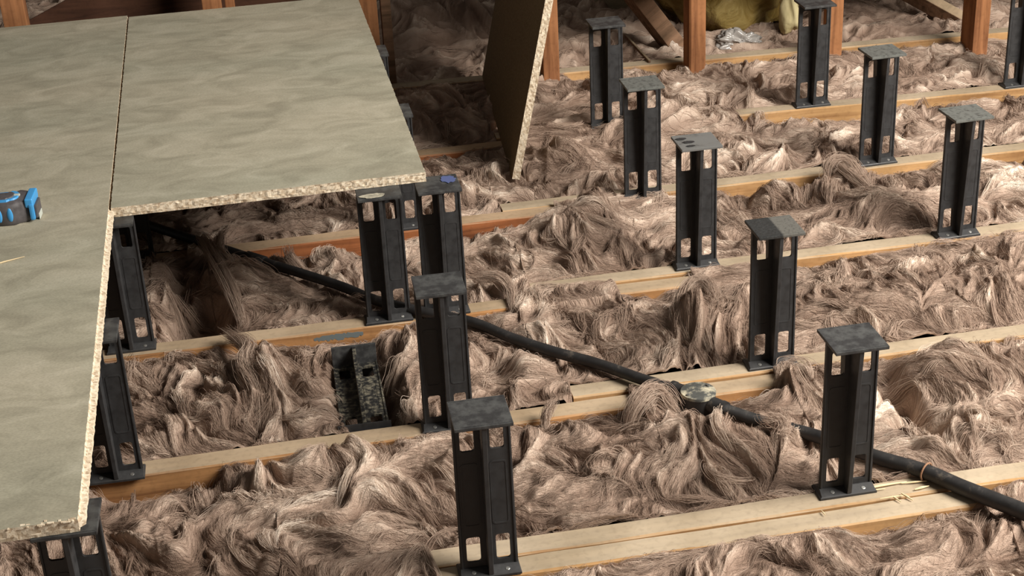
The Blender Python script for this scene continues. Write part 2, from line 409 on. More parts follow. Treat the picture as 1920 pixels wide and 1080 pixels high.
RISERS = [ # x, y, rz, plate, label
 (1.2049, 2.0584, 0.0, 'plate', 'black riser at the front right, its foot screwed down beside pale wood splinters'),
 (1.2298, 2.4905, 0.0, 'half', 'black riser whose top plate is half dark, half dusty grey'),
 (1.2200, 2.9388, 0.0, 'spot', 'black riser with a dusty top plate marked by dark smudges at its corner'),
 (0.6092, 1.9884, -0.015, 'plate', 'nearest black riser, standing at the bottom edge of the view'),
 (0.6135, 2.4261, -0.03, 'plate', 'black riser directly behind the nearest one, with faint moulded marks on top'),
 (1.2085, 3.3271, -0.01, 'dusty', 'black riser right of the leaning sheet, third back from the half dusty one'),
 (1.7969, 3.3683, 0.03, 'dusty', 'grey topped riser between the far orange joist riser and the rightmost pale topped one'),
 (1.7980, 2.9276, 0.03, 'dusty', 'pale grey topped riser nearest the right edge, in the middle distance'),
 (1.7943, 3.7989, 0.0, 'plate', 'riser in front of the yellow sack, on the orange joist'),
 (1.2430, 3.8100, -0.01, 'plate', 'dim riser half sunk in wool just right of the leaning sheet'),
 (2.3680, 3.7750, 0.02, 'plate', 'riser cut off by the upper right corner of the view'),
 (0.5600, 2.8700, -0.01, 'plate', 'riser under the front edge of the raised board, with plaster dust on its plate'),
 (0.6760, 2.8700, 0.0, 'plate', 'riser poking out at the corner of the raised board, with blue chalk on its plate'),
 (0.6400, 3.3150, 0.0, 'plate', 'riser hidden behind the pair at the board corner, only its foot and middle showing'),
 (0.6400, 3.7650, 0.0, 'plate', 'riser in the dark gap by the right edge of the raised board'),
 (0.0520, 2.8850, -0.02, 'plate', 'riser under the inner corner where the two boards meet'),
 (0.0460, 3.3100, 0.0, 'plate', 'riser glimpsed behind the inner corner riser, under the boards'),
 (0.0390, 2.4100, -0.02, 'plate', 'riser under the long right edge of the near board, on the orange sided joist'),
 (0.0330, 1.8620, -0.03, 'plate', 'riser under the near corner of the board, cut by the bottom of the view'),
]
rz_objs = []
for i, (x, y, rz, pl, lb) in enumerate(RISERS):
    o = riser0 if i == 0 else copy_tree(riser0)
    o.location = (x, y, 0.0003); o.rotation_euler = (0, 0, rz); tag(o, lb, 'floor riser', RG)
    if pl != 'plate':
        for c in o.children:
            if c.name.startswith('top_plate'):
                c.data = c.data.copy(); c.data.materials[0] = M['plate_'+pl]
    rz_objs.append(o)
# blue chalk on one plate, plaster dust on its neighbour
def blotch(name, mat, parent, cx, cy, rx, ry, label, seed=1):
    bm = bmesh.new(); rr = random.Random(seed)
    vs = [bm.verts.new((cx+math.cos(a)*rx*rr.uniform(.8, 1.15), cy+math.sin(a)*ry*rr.uniform(.8, 1.15), H+0.0008)) for a in (2*PI*k/22 for k in range(22))]
    bm.faces.new(vs); r = bmesh.ops.extrude_face_region(bm, geom=list(bm.faces))
    for v in r['geom']:
        if isinstance(v, bmesh.types.BMVert): v.co.z += 0.0006
    bmesh.ops.recalc_face_normals(bm, faces=bm.faces)
    tag(obj(name, bm, mat, parent), label)
blotch('chalk_mark', M['blue_chalk'], rz_objs[12], 0.023, 0.014, 0.015, 0.018, 'blue chalk mark', 2)
for a_, b_, c_, d_ in ((-0.028, 0.018, .011, .006), (-0.018, -0.004, .012, .007), (-0.020, -0.026, .009, .005)):
    blotch('smudge', M['plastic'], rz_objs[2], a_, b_, c_, d_, 'dark smudge', 7)
M['plaster'] = plastic('plaster_dust', (0.20, 0.19, 0.15), (0.5, 0.46, 0.36), 0.6, 80)
blotch('plaster_dust', M['plaster'], rz_objs[11], -0.014, -0.026, 0.024, 0.011, 'pale plaster dust', 5)
# the fallen riser, lying in the wool with its rib up
fr = copy_tree(riser0)
A = Vector((0.4685, 2.462, -0.016)); B = Vector((0.4755, 2.735, -0.022))
ax = (B-A).normalized(); xx = Vector((1, -0.02, 0)).normalized(); xx = (xx-ax*xx.dot(ax)).normalized(); yy = ax.cross(xx)
fr.matrix_world = Matrix(((xx.x, yy.x, ax.x, A.x), (xx.y, yy.y, ax.y, A.y), (xx.z, yy.z, ax.z, A.z), (0, 0, 0, 1)))
tag(fr, 'fallen black riser lying on its side in the wool, dusted with fibre', 'floor riser')
for c in fr.children:
    if c.name.startswith(('web_panel', 'rib')): c.data = c.data.copy(); c.data.materials[0] = M['plastic_mouldy']

# ------------------------------------------------------------------ chipboard
def board_mesh(w, l, t, seed, rough=0.0012, tongue=0.0):
    """sheet with ragged, chippy edges; face 0 = top, 1 = edge, 2 = back"""
    rr = random.Random(seed); bm = bmesh.new(); per = []
    nx, ny = int(w/0.006), int(l/0.006)
    per += [(w*i/nx, 0) for i in range(nx)]+[(w, l*i/ny) for i in range(ny)]+[(w-w*i/nx, l) for i in range(nx)]+[(0, l-l*i/ny) for i in range(ny)]
    lay = []
    for z, a, tg in ((t, .55, 0), (t*0.80, .8, 0.25), (t*0.72, 1, 1), (t*0.30, 1, 1), (t*0.26, 1, 0.1), (0, .5, 0)):
        lay.append([bm.verts.new((x+rr.uniform(-1, 1)*rough*a+(tongue*tg if x > w-.001 and .004 < y < 1.058 else 0), y+rr.uniform(-1, 1)*rough*a, z)) for x, y in per])
    f = bm.faces.new(lay[0]); f.material_index = 0
    f = bm.faces.new(lay[-1][::-1]); f.material_index = 2
    n = len(per)
    for p, q in zip(lay, lay[1:]):
        for k in range(n): bm.faces.new((p[(k+1) % n], p[k], q[k], q[(k+1) % n])).material_index = 1
    bmesh.ops.recalc_face_normals(bm, faces=bm.faces)
    return bm
BM = [M['chip_top'], M['chip_edge'], M['chip_shaded']]
TB = 0.0195
o = obj('chipboard_sheet', board_mesh(0.599, 2.40, TB, 1, 0.0007, 0.0085), BM); o.location = (-0.546, 1.823, H+0.0011); o.rotation_euler[2] = 0.0015
tag(o, 'long chipboard floor sheet at the left with the tape measure on it', 'board', 'laid chipboard floor sheets')
o = obj('chipboard_sheet', board_mesh(0.601, 1.325, TB, 2), BM); o.location = (0.0556, 2.884, H+0.0011); o.rotation_euler[2] = 0.0015
tag(o, 'chipboard floor sheet laid right of the long one, its corner over the blue chalked riser', 'board', 'laid chipboard floor sheets')
# chips breaking out of the near corner
bm = bmesh.new(); rr = random.Random(9)
for k in range(26):
    x = 0.050-abs(rr.gauss(0, 0.09)); y = 1.8235+rr.uniform(-0.001, 0.006); z = H+TB+rr.uniform(-0.002, 0.001); s = rr.uniform(0.0015, 0.005)
    add_box(bm, x-s, x+s, y-0.002, y+0.002, z-0.001, z+0.001, 0.0004)
tag(obj('loose_chip', bm, M['chip_edge']), 'crumbling chips at the near edge of the long sheet', 'wood chips', kind='stuff')
# leaning sheet
lean = 0.221
P0 = Vector((0.9525, 3.515, -0.0)); P1 = Vector((1.012, 4.262, 0.0)); dy = (P1-P0).normalized()
upv = Vector((math.sin(lean), 0, math.cos(lean))); upv = (upv-dy*upv.dot(dy)).normalized(); nrm = dy.cross(upv).normalized()
ln = obj('chipboard_sheet', board_mesh(0.60, 0.79, 0.0185, 4, 0.0006), [M['chip_shaded'], M['chip_edge'], M['chip_shaded']])
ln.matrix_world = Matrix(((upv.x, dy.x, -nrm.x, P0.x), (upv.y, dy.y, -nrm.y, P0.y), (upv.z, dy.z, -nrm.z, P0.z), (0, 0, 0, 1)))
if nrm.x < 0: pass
tag(ln, 'chipboard sheet standing on edge, leaning against a stud, its shade-darkened face turned left', 'board')

# ------------------------------------------------------------------ tape measure
t = thing('tape_measure', 'black and blue tape measure lying on the long chipboard sheet', 'tape measure', (-0.126, 2.885, H+TB+0.0014), (0, 0, -0.08))
t.scale = (1.13, 1.13, 1.2)
def loft(sections, n=28, mat=None):
    bm = bmesh.new(); rings = []
    for z, pts in sections: rings.append([bm.verts.new((x, y, z)) for x, y in pts])
    for a, b in zip(rings, rings[1:]):
        for k in range(len(a)): bm.faces.new((a[k], a[(k+1) % len(a)], b[(k+1) % len(a)], b[k]))
    bm.faces.new(rings[0][::-1]); bm.faces.new(rings[-1]); bmesh.ops.recalc_face_normals(bm, faces=bm.faces)
    return bm
def tape_prof(s, ox=0.0):
    # rounded D, nose to the right
    pts = []
    for k in range(40):
        a = 2*PI*k/40; x = math.cos(a); y = math.sin(a)
        e = 0.62 if x > 0 else 0.9
        px_ = math.copysign(abs(x)**e, x)*0.040*s; py_ = math.copysign(abs(y)**0.75, y)*0.031*s
        pts.append((px_+ox, py_+(0.006*s if x > 0.2 else 0)))
    return pts
obj('case', loft([(0, tape_prof(.90)), (0.003, tape_prof(.98)), (0.012, tape_prof(1.0)), (0.026, tape_prof(1.0)), (0.033, tape_prof(.95)), (0.036, tape_prof(.84))]), M['tape_black'], t, smooth=0.8)
bm = bmesh.new(); ring = tape_prof(1.03)
obj('side_disc', loft([(0.0352, [(x*.62-.006, y*.66) for x, y in tape_prof(1)]), (0.0385, [(x*.58-.006, y*.62) for x, y in tape_prof(1)])]), M['tape_blue'], t)
obj('label_disc', loft([(0.038, [(x*.45-.006, y*.48) for x, y in tape_prof(1)]), (0.0400, [(x*.40-.006, y*.43) for x, y in tape_prof(1)])]), M['tape_black'], t)
bm = bmesh.new(); add_box(bm, 0.006, 0.020, 0.0, 0.008, 0.0362, 0.0392, 0.002, 2); obj('lock_button', bm, M['tape_pale'], t)
for gx in (-0.030, -0.0115, 0.006):  # finger grips along the near side
    bm = bmesh.new()
    bmesh.ops.create_uvsphere(bm, u_segments=20, v_segments=12, radius=1)
    for v in bm.verts: v.co = Vector((gx+v.co.x*0.0052, -0.0298+v.co.y*0.0028, 0.018+v.co.z*0.0115))
    obj('grip', bm, M['tape_blue'], t, smooth=4)
bm = bmesh.new(); add_box(bm, 0.030, 0.0435, -0.022, 0.030, 0.024, 0.0385, 0.004, 3); add_box(bm, 0.036, 0.0435, -0.024, 0.028, 0.004, 0.030, 0.003, 2)
obj('bumper', bm, M['tape_blue'], t)
bm = bmesh.new(); add_box(bm, 0.0425, 0.0475, -0.018, 0.020, 0.005, 0.026, 0.002, 2); obj('tape_mouth', bm, M['tape_black'], t)
bm = bmesh.new(); add_box(bm, 0.0475, 0.0490, -0.012, 0.012, 0.0005, 0.010, 0.0004); obj('end_hook', bm, M['tape_pale'], t)
# straw on the sheet
def splinter(a, b, w=0.0015, lab='', group=None, name='wood_splinter'):
    a = Vector(a); b = Vector(b); bm = bmesh.new()
    m_ = (a+b)/2+Vector((random.uniform(-1, 1), random.uniform(-1, 1), 0.4))*w*0.8
    add_tube(bm, [a, m_, b], [w*0.5, w, w*0.35], 6)
    o = obj(name, bm, M['straw']); tag(o, lab, 'splinter', group); return o
zb = H+TB+0.0025
splinter(tuple(at(-30, 502, zb)), tuple(at(46, 481, zb)), 0.0014, 'thin pale splinter lying on the long sheet below the tape measure')

# ------------------------------------------------------------------ conduit and box
def on(px, py, z): return Vector(tuple(at(px, py, z)))
def smoothpath(pts, n=8):
    out = []
    for i in range(len(pts)-1):
        p0 = pts[max(i-1, 0)]; p1 = pts[i]; p2 = pts[i+1]; p3 = pts[min(i+2, len(pts)-1)]
        for k in range(n):
            u = k/n
            out.append(0.5*((2*p1)+(-p0+p2)*u+(2*p0-5*p1+4*p2-p3)*u*u+(-p0+3*p1-3*p2+p3)*u**3))
    out.append(pts[-1]); return out
cl = [on(160, 378, .014), on(270, 419, .014), on(400, 461, .014), on(480, 487, .014), on(560, 511, .0135), on(640, 537, .013), on(705, 563, .0135), on(790, 584, .0135), on(885, 604, .014), on(960, 634, .014), on(1040, 660, .014), on(1120, 682, .0145), on(1200, 710, .017), on(1262, 729, .020)]
t = thing('electrical_conduit', 'long black conduit running down from the board corner to the round box', 'conduit', tuple(cl[0]))
def shift(pts, o): return [p-Vector(o) for p in pts]
bm = bmesh.new(); add_tube(bm, smoothpath(shift(cl, cl[0])), 0.0105, 18); obj('pipe', bm, M['conduit'], t, smooth=0.9)
bm = bmesh.new(); c1 = cl[3]-cl[0]; d1 = (cl[4]-cl[2]).normalized(); add_tube(bm, [c1-d1*0.028, c1-d1*0.026, c1+d1*0.026, c1+d1*0.028], [0.0122, 0.0138, 0.0138, 0.0122], 20); obj('coupler', bm, M['conduit'], t, smooth=0.9)
cr = [on(1352, 765, .020), on(1420, 788, .010), on(1490, 806, .006), on(1550, 824, .009), on(1640, 856, .012), on(1735, 884, .0145), on(1800, 912, .0145), on(1860, 936, .016), on(1925, 962, .018), on(2010, 1000, .018), on(2150, 1060, .016)]
t = thing('electrical_conduit', 'thick black conduit running from the round box to the lower right corner', 'conduit', tuple(cr[0]))
bm = bmesh.new(); add_tube(bm, smoothpath(shift(cr, cr[0])), [0.0105+0.003*min(1, k/60) for k in range(81)], 18); obj('pipe', bm, M['conduit'], t, smooth=0.9)
bm = bmesh.new(); pc = cr[5]-cr[0]; dd = (cr[6]-cr[4]).normalized(); s1 = dd.cross(Vector((0, 0, 1))).normalized(); s2 = dd.cross(s1)
add_tube(bm, [pc+(s1*math.cos(a)+s2*math.sin(a))*0.0150+dd*0.003*math.sin(a*.5) for a in (2*PI*k/24 for k in range(25))], 0.0016, 8); tag(obj('cord_loop', bm, M['tie'], t), 'brown cord looped round the pipe')
bc = on(1309, 735, .034)
t = thing('conduit_box', 'round black conduit junction box with plaster splashes on its lid', 'junction box', (bc.x, bc.y, 0.001))
bm = bmesh.new(); add_cyl(bm, (0, 0, 0), 0.029, 0.030, 40, 0.031); obj('body', bm, M['conduit'], t, smooth=0.7)
bm = bmesh.new(); add_cyl(bm, (0, 0, 0.0302), 0.0315, 0.006, 48, bev=0.0015); obj('lid', bm, M['box_lid'], t, smooth=0.6)
for a in (0.5, 0.5+PI):
    o = obj('screw', screw_mesh(), M['screw_dull'], t); o.location = (0.025*math.cos(a), 0.025*math.sin(a), 0.0362)
for q in (cl[-1], cr[0]):
    d = Vector((q.x-bc.x, q.y-bc.y, 0)).normalized()
    bm = bmesh.new(); zc = Vector((0, 0, 0.019)); add_tube(bm, [zc+d*0.024, zc+d*0.052, zc+d*0.0522, zc+d*0.060], [0.0145, 0.0138, 0.0150, 0.0146], 24); obj('spout', bm, M['conduit'], t, smooth=0.7)

# splinters and shavings on the front joist
SG = 'pale splinters on the front joist'
for a, b, w in (((1605, 921), (1700, 903), .0022), ((1690, 906), (1738, 902), .0016), ((1600, 926), (1660, 916), .0016), ((1715, 918), (1742, 911), .0022), ((1650, 935), (1700, 928), .0012), ((1690, 925), (1712, 938), .002), ((1672, 930), (1690, 941), .0016), ((1540, 957), (1548, 966), .0012)):
    splinter(tuple(at(*a, .003)), tuple(at(*b, .003)), w, 'longest pale splinter, lying from the front right riser towards the conduit cord' if a == (1605, 921) else 'pale splinter under the conduit, right of the longest one' if a == (1690, 906) else 'single crossed splinter left of the front right riser' if a == (1540, 957) else 'short pale wood splinter scattered right of the front right riser', SG)

# ------------------------------------------------------------------ studs, braces, sack behind
def timber(name, p0, p1, w, d, mat, label, cat='stud', group=None, rz=0.0, ends=0.0):
    """beam from p0 to p1; w across the view (local x), d deep"""
    p0 = Vector(p0); p1 = Vector(p1); Lg = (p1-p0).length
    bm = bmesh.new(); add_box(bm, -w/2, w/2, -d/2, d/2, 0, Lg, 0.003+ends, 2 if not ends else 3)
    o = obj(name, bm, mat); z = (p1-p0).normalized(); x = Vector((math.cos(rz), math.sin(rz), 0)); x = (x-z*x.dot(z)).normalized(); y = z.cross(x)
    o.matrix_world = Matrix(((x.x, y.x, z.x, p0.x), (x.y, y.y, z.y, p0.y), (x.z, y.z, z.z, p0.z), (0, 0, 0, 1)))
    return tag(o, label, cat, group)
STG = 'upright studs beyond the farthest joist'
def stud_at(x0px, x1px, ypx, z, yw, label, lean=0.0, d=0.07):
    a = at(x0px, ypx, z); b = at(x1px, ypx, z); k = (yw-CL[1])/(a[1]-CL[1])
    xa = CL[0]+(a[0]-CL[0])*k; xb = CL[0]+(b[0]-CL[0])*k; zz = CL[2]+(z-CL[2])*k
    xc = (xa+xb)/2; w = abs(xb-xa)
    return xc, w
for (xc, yc, z0, w, d, lb, ends, ln_) in (
    (1.5890, 4.185, -0.012, 0.048, 0.068, 'orange upright stud with a rounded foot, left of the yellow sack', 0.008, 0.0),
    (1.9930, 4.170, -0.012, 0.040, 0.050, 'narrow brown upright stud right behind the riser by the sack', 0.0, 0.0),
    (2.3960, 4.105, -0.010, 0.046, 0.080, 'orange upright stud near the upper right corner', 0.0, 0.0),
    (1.1800, 4.240, -0.010, 0.046, 0.070, 'shaded upright stud the leaning sheet rests against', 0.0, 0.0),
    (0.6900, 4.335, -0.010, 0.050, 0.070, 'dim brown stud just past the far right corner of the laid boards', 0.0, 0.0),
    (0.2700, 4.310, -0.010, 0.052, 0.060, 'orange upright stud behind the middle of the laid boards', 0.0, 0.0),
    (-0.2450, 4.330, -0.010, 0.060, 0.060, 'orange upright stud behind the far left of the laid boards', 0.0, -0.01)):
    timber('wall_stud', (xc, yc, z0), (xc+ln_, yc, 1.25), w, d, M['stud'], lb, 'stud', STG, 0.0, ends)
timber('wall_stud', (0.318, 4.330, -0.01), (0.318, 4.330, 1.25), 0.026, 0.030, M['stud'], 'thin orange batten fixed beside the stud behind the laid boards', 'stud', STG)
timber('wall_stud', (0.742, 4.350, -0.01), (0.742, 4.350, 1.25), 0.028, 0.030, M['brace'], 'thin pale batten beside the dim stud near the leaning sheet', 'stud', STG)
timber('diagonal_brace', (1.60, 4.40, -0.01), (1.16, 4.62, 0.62), 0.05, 0.09, M['brace'], 'dark diagonal brace running down to the stud with the rounded foot', 'brace', None, 0.0)
b0 = Vector(tuple(at(1805, 42, 0.0))); b1 = Vector(tuple(at(1722, -4, 0.06))); timber('diagonal_brace', tuple(b0), tuple(b0+(b1-b0)*2.2), 0.035, 0.05, M['brace'], 'brown diagonal brace running down to the stud at the upper right', 'brace', None, 0.0)
timber('wood_lath', tuple(at(1172, 66, 0.012)), tuple(at(1218, 116, 0.004)), 0.007, 0.010, M['brace'], 'thin pale lath lying slanted in the dim wool right of the shaded riser', 'lath', None, 0.0)
# unseen boards added behind the studs to shade the wool beyond them
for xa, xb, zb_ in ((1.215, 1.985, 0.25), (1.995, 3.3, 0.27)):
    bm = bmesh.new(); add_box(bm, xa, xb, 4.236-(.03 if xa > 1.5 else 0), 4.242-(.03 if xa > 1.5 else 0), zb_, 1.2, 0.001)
    tag(obj('hardboard_panel', bm, M['darkboard']), 'unseen shade board added %s the narrow stud, above the view' % ('left of' if xa < 1.5 else 'right of'), 'board')
# pale board seen between the brace and the stud
bm = bmesh.new(); add_box(bm, 1.46, 1.70, 4.86, 4.875, -0.02, 0.16, 0.002)
tag(obj('offcut_board', bm, M['chip_top']), 'pale offcut board seen between the dark brace and the rounded stud', 'board')
# dark hardboard behind the laid sheets
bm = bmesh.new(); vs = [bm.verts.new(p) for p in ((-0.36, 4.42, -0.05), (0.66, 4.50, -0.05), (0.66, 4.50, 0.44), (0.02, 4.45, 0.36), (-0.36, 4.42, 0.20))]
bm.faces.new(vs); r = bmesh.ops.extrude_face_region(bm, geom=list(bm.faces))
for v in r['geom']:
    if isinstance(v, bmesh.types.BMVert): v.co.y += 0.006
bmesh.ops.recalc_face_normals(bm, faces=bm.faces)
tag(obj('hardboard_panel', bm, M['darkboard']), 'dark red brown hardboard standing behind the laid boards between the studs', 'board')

# yellow sack
def lump(name, c, r, seed, mat, amp=0.25, fl=0.0, sub=5):
    bm = bmesh.new(); bmesh.ops.create_icosphere(bm, subdivisions=sub, radius=1.0)
    P = np.array([v.co[:] for v in bm.verts])
    a = np.arctan2(P[:, 1], P[:, 0]); 
    n = fbm(P[:, 0]*1.6+seed+P[:, 2], P[:, 1]*1.6+P[:, 2]*1.3, 4, seed % 7)-0.5
    w = np.abs(fbm(P[:, 0]*3.0+P[:, 2]*2.1+seed, P[:, 1]*3.0-P[:, 2]*2.7, 4, (seed+3) % 7)-0.5)
    s = 1+amp*n*1.6-amp*0.9*(0.25-np.minimum(w*1.6, 0.25))
    for v, k in zip(bm.verts, s):
        z = v.co.z*r[2]*k
        v.co = Vector((c[0]+v.co.x*r[0]*k, c[1]+v.co.y*r[1]*k, max(c[2]+z, fl)))
    return obj(name, bm, mat, smooth=4)
m, N_, L_, b_ = new_mat('yellow_sack', rough=0.5, spec=0.35)
n_ = nd(N_, 'ShaderNodeTexNoise', Scale=9.0, Detail=5.0, Roughness=0.6, Distortion=1.2); L_.new(coords(N_, L_), n_.inputs['Vector'])
r_ = ramp(N_, [(0.3, (0.13, 0.08, 0.018)), (0.5, (0.26, 0.175, 0.045)), (0.68, (0.46, 0.35, 0.13))]); L_.new(n_.outputs[0], r_.inputs[0]); L_.new(r_.outputs[0], b_.inputs['Base Color']); bump(N_, L_, n_.outputs[0], b_, 0.8, 0.02)
M['sack'] = m
tag(lump('plastic_sack', (1.86, 4.68, 0.16), (0.25, 0.20, 0.24), 3, M['sack'], 0.35, -0.02), 'crumpled yellow brown plastic sack lying behind the studs', 'sack')
m, N_, L_, b_ = new_mat('pale_yellow_sack', rough=0.5, spec=0.35)
n_ = nd(N_, 'ShaderNodeTexNoise', Scale=14.0, Detail=5.0, Distortion=1.0); L_.new(coords(N_, L_), n_.inputs['Vector'])
r_ = ramp(N_, [(0.35, (0.36, 0.29, 0.13)), (0.65, (0.72, 0.63, 0.36))]); L_.new(n_.outputs[0], r_.inputs[0]); L_.new(r_.outputs[0], b_.inputs['Base Color']); bump(N_, L_, n_.outputs[0], b_, 0.6, 0.01)
tag(lump('crumpled_paper', (1.955, 4.425, 0.075), (0.032, 0.03, 0.085), 5, m, 0.5, 0.0, 4), 'pale yellow crumpled scrap in front of the sack, beside the far riser', 'scrap')
m, N_, L_, b_ = new_mat('clear_polythene', (0.34, 0.32, 0.30), 0.22, spec=0.8)
tag(lump('polythene_scrap', (1.795, 4.385, 0.0), (0.07, 0.04, 0.036), 2, m, 0.9, -0.02, 5), 'shiny grey polythene scrap on the wool in front of the yellow sack', 'scrap')

# ------------------------------------------------------------------ glass wool
# mounds (+) and hollows (-): photo position, radii along x and y (m), height (m)
BUMPS = [(1095, 450, .09, .10, .06), (1113, 410, .04, .07, .075), (1000, 470, .08, .07, .02), (1300, 610, .028, .05, .075), (1590, 345, .05, .05, .045), (1640, 400, .10, .06, .03),
 (480, 520, .07, .08, .05), (410, 490, .03, .05, .05), (372, 590, .062, .11, -.14), (690, 740, .05, .20, -.06), (335, 530, .025, .05, -.05), (500, 700, .03, .10, .055), (430, 760, .09, .06, .02), (610, 860, .13, .06, .05), (700, 900, .2, .08, .035),
 (1130, 790, .05, .03, .035), (1225, 775, .045, .045, .045), (1300, 830, .15, .07, .035), (1040, 830, .10, .07, .03), (1470, 740, .05, .05, .045), (1780, 700, .12, .10, .035), (1690, 740, .03, .09, -.06), (1730, 790, .05, .03, -.045),
 (1850, 560, .2, .10, .035), (1650, 560, .15, .10, .025), (1400, 1000, .2, .05, .01), (1700, 1010, .1, .05, .03), (1120, 600, .10, .05, .03), (330, 960, .06, .05, -.03), (410, 920, .03, .03, -.05), (1230, 240, .10, .07, .05), (1060, 290, .06, .06, .04),
 (800, 260, .12, .12, -.03), (1480, 250, .1, .05, .02), (1700, 130, .2, .06, .03), (800, 50, .18, .18, .09), (880, 60, .10, .08, .06), (950, 440, .10, .04, .02), (1540, 840, .05, .04, -.02),
 (690, 720, .07, .17, -.045), (1040, 660, .04, .06, -.02), (1240, 560, .05, .05, -.03), (930, 700, .04, .07, -.03), (1520, 700, .05, .04, .02), (860, 880, .06, .06, .02), (260, 700, .07, .08, .015), (1380, 560, .06, .05, .02)]
BW = [(at(a, b, 0.0), rx, ry, h) for a, b, rx, ry, h in BUMPS]
# stretches of joist that lie under the wool: joist index, photo x range at a photo y
COVER = [(2, 1188, 1275, 755), (2, 1450, 1900, 700), (4, 955, 1165, 555), (4, 1292, 1500, 510), (6, 120, 288, 480), (6, 352, 392, 470), (6, 1040, 1400, 392), (7, 1098, 1158, 378), (7, 1548, 1600, 318),
 (8, 960, 1600, 280), (9, 900, 1382, 215), (10, -300, 700, 150), (0, -600, 815, 1078), (1, -600, 830, 1050)]
CV = [(j, at(a, y)[0], at(b, y)[0]) for j, a, b, y in COVER]
ROWS = [(0, 1), (2, 3), (4, 5), (6, 7), (8, 9), (10,)]
# stretches where the side of a joist shows above the wool: row, photo x range at a photo y, depth (m)
EXPOSE = [(4, 1425, 2100, 215, .058), (3, 430, 1030, 430, .052), (3, 1335, 1545, 345, .042), (3, 1610, 1780, 310, .022), (3, 1800, 2000, 290, .026), (2, 400, 790, 620, .026), (2, 1490, 1560, 480, .010),
 (1, 150, 430, 900, .046), (1, 430, 720, 830, .014), (1, 930, 1190, 765, .014), (1, 1300, 1440, 725, .016), (5, 1040, 2200, 110, .022), (0, 1560, 1850, 960, .022), (0, 1000, 1300, 1045, .006), (2, 230, 400, 640, .012)]
EV = [(r, at(a, y)[0], at(b, y)[0], d) for r, a, b, y, d in EXPOSE]
def covered(ji, x):
    c = np.zeros(x.shape, bool)
    for j, a, b in CV:
        if j == ji: c |= (x > a) & (x < b)
    return c
def row_front(r, x):
    out = np.full(x.shape, 99.0); last = np.full(x.shape, -99.0)
    for ji in ROWS[r]:
        j = JOISTS[ji]; here = (x > j[1]-.002) & (x < j[2]+.002); y = joist_y(j, x)-j[5]/2
        out = np.where(here & ~covered(ji, x), np.minimum(out, y), out)
        last = np.where(here, np.maximum(last, y+j[5]), last)
    return np.where(out > 90, last, out)
def row_back(r, x):
    out = np.full(x.shape, -99.0)
    for ji in ROWS[r]:
        j = JOISTS[ji]; here = (x > j[1]-.002) & (x < j[2]+.002)
        out = np.where(here, np.maximum(out, joist_y(j, x)+j[5]/2), out)
    return out
def warp(x, y):
    wx = (fbm(x*5, y*5, 3, 1)-.5)*0.20; wy = (fbm(x*5, y*5, 3, 4)-.5)*0.20
    return x+wx, y+wy
# direction in which the fibres lie, kept on a 1 cm grid
FX0, FY0, FS = -2.0, 0.8, 0.01
GX, GY = np.meshgrid(FX0+FS*np.arange(680), FY0+FS*np.arange(780))
wx_, wy_ = warp(GX, GY)
FA = 0.25+(fbm(wx_*4.6, wy_*4.6, 3, 3)-.5)*10.0
# the fibres of the big heap fan out from its top
hp = at(1110, 375)
rad_ = np.arctan2(GY-hp[1], GX-hp[0]); wgt = np.exp(-(((GX-hp[0])/.16)**2+((GY-hp[1]+.08)/.16)**2))
FA = FA*(1-wgt)+rad_*wgt
FC, FN = np.cos(FA), np.sin(FA)
def flow(x, y):
    u = np.clip((x-FX0)/FS, 0, 678); v = np.clip((y-FY0)/FS, 0, 778); i = u.astype(np.int32); j = v.astype(np.int32); a = u-i; b = v-j
    def bl(G): return (G[j, i]*(1-a)+G[j, i+1]*a)*(1-b)+(G[j+1, i]*(1-a)+G[j+1, i+1]*a)*b
    return bl(FC), bl(FN)
RB = np.random.RandomState(3).rand(2048, 2048).astype(np.float32)
def lic(x, y, cell, length, n):
    """noise smeared along the fibre direction: long soft streaks"""
    acc = np.zeros(x.shape); ws = 0; st = length/n
    for sg in (-1, 1):
        px, py = x.copy(), y.copy()
        for i in range(n):
            w = 1-0.6*i/n
            u = px/cell; v = py/cell; ui = np.floor(u).astype(np.int32); vi = np.floor(v).astype(np.int32); a = u-ui; b = v-vi
            a = a*a*(3-2*a); b = b*b*(3-2*b); ui &= 2047; vi &= 2047; u1 = (ui+1) & 2047; v1 = (vi+1) & 2047
            acc += w*((RB[vi, ui]*(1-a)+RB[vi, u1]*a)*(1-b)+(RB[v1, ui]*(1-a)+RB[v1, u1]*a)*b); ws += w
            c, s = flow(px, py); px = px+sg*c*st; py = py+sg*s*st
    r = acc/ws
    return np.clip(0.5+(r-0.5)*math.sqrt(n)*1.05, -0.3, 1.3)
PIPES = []
for p_ in (cl, cr):
    q_ = smoothpath(p_, 6)
    for a_, b_ in zip(q_, q_[1:]): PIPES.append((a_, b_))
BURY = [(on(395, 460, 0), .028), (on(1462, 800, 0), .030), (on(1505, 812, 0), .022), (on(200, 395, 0), .05)]
def pipe_limit(x, y):
    lim = np.full(x.shape, 9.0)
    for a, b in PIPES:
        dx, dy = b.x-a.x, b.y-a.y; t = np.clip(((x-a.x)*dx+(y-a.y)*dy)/(dx*dx+dy*dy+1e-9), 0, 1)
        d = np.hypot(x-(a.x+dx*t), y-(a.y+dy*t)); z = a.z+(b.z-a.z)*t
        lim = np.minimum(lim, z-0.016+np.clip(d-0.022, 0, 9)*1.1)
    d = np.hypot(x-bc.x, y-bc.y); lim = np.minimum(lim, -0.012+np.clip(d-0.050, 0, 9)*1.1)
    for c, r in BURY: lim = lim+0.05*np.exp(-((x-c.x)**2+(y-c.y)**2)/(r*r))
    return lim
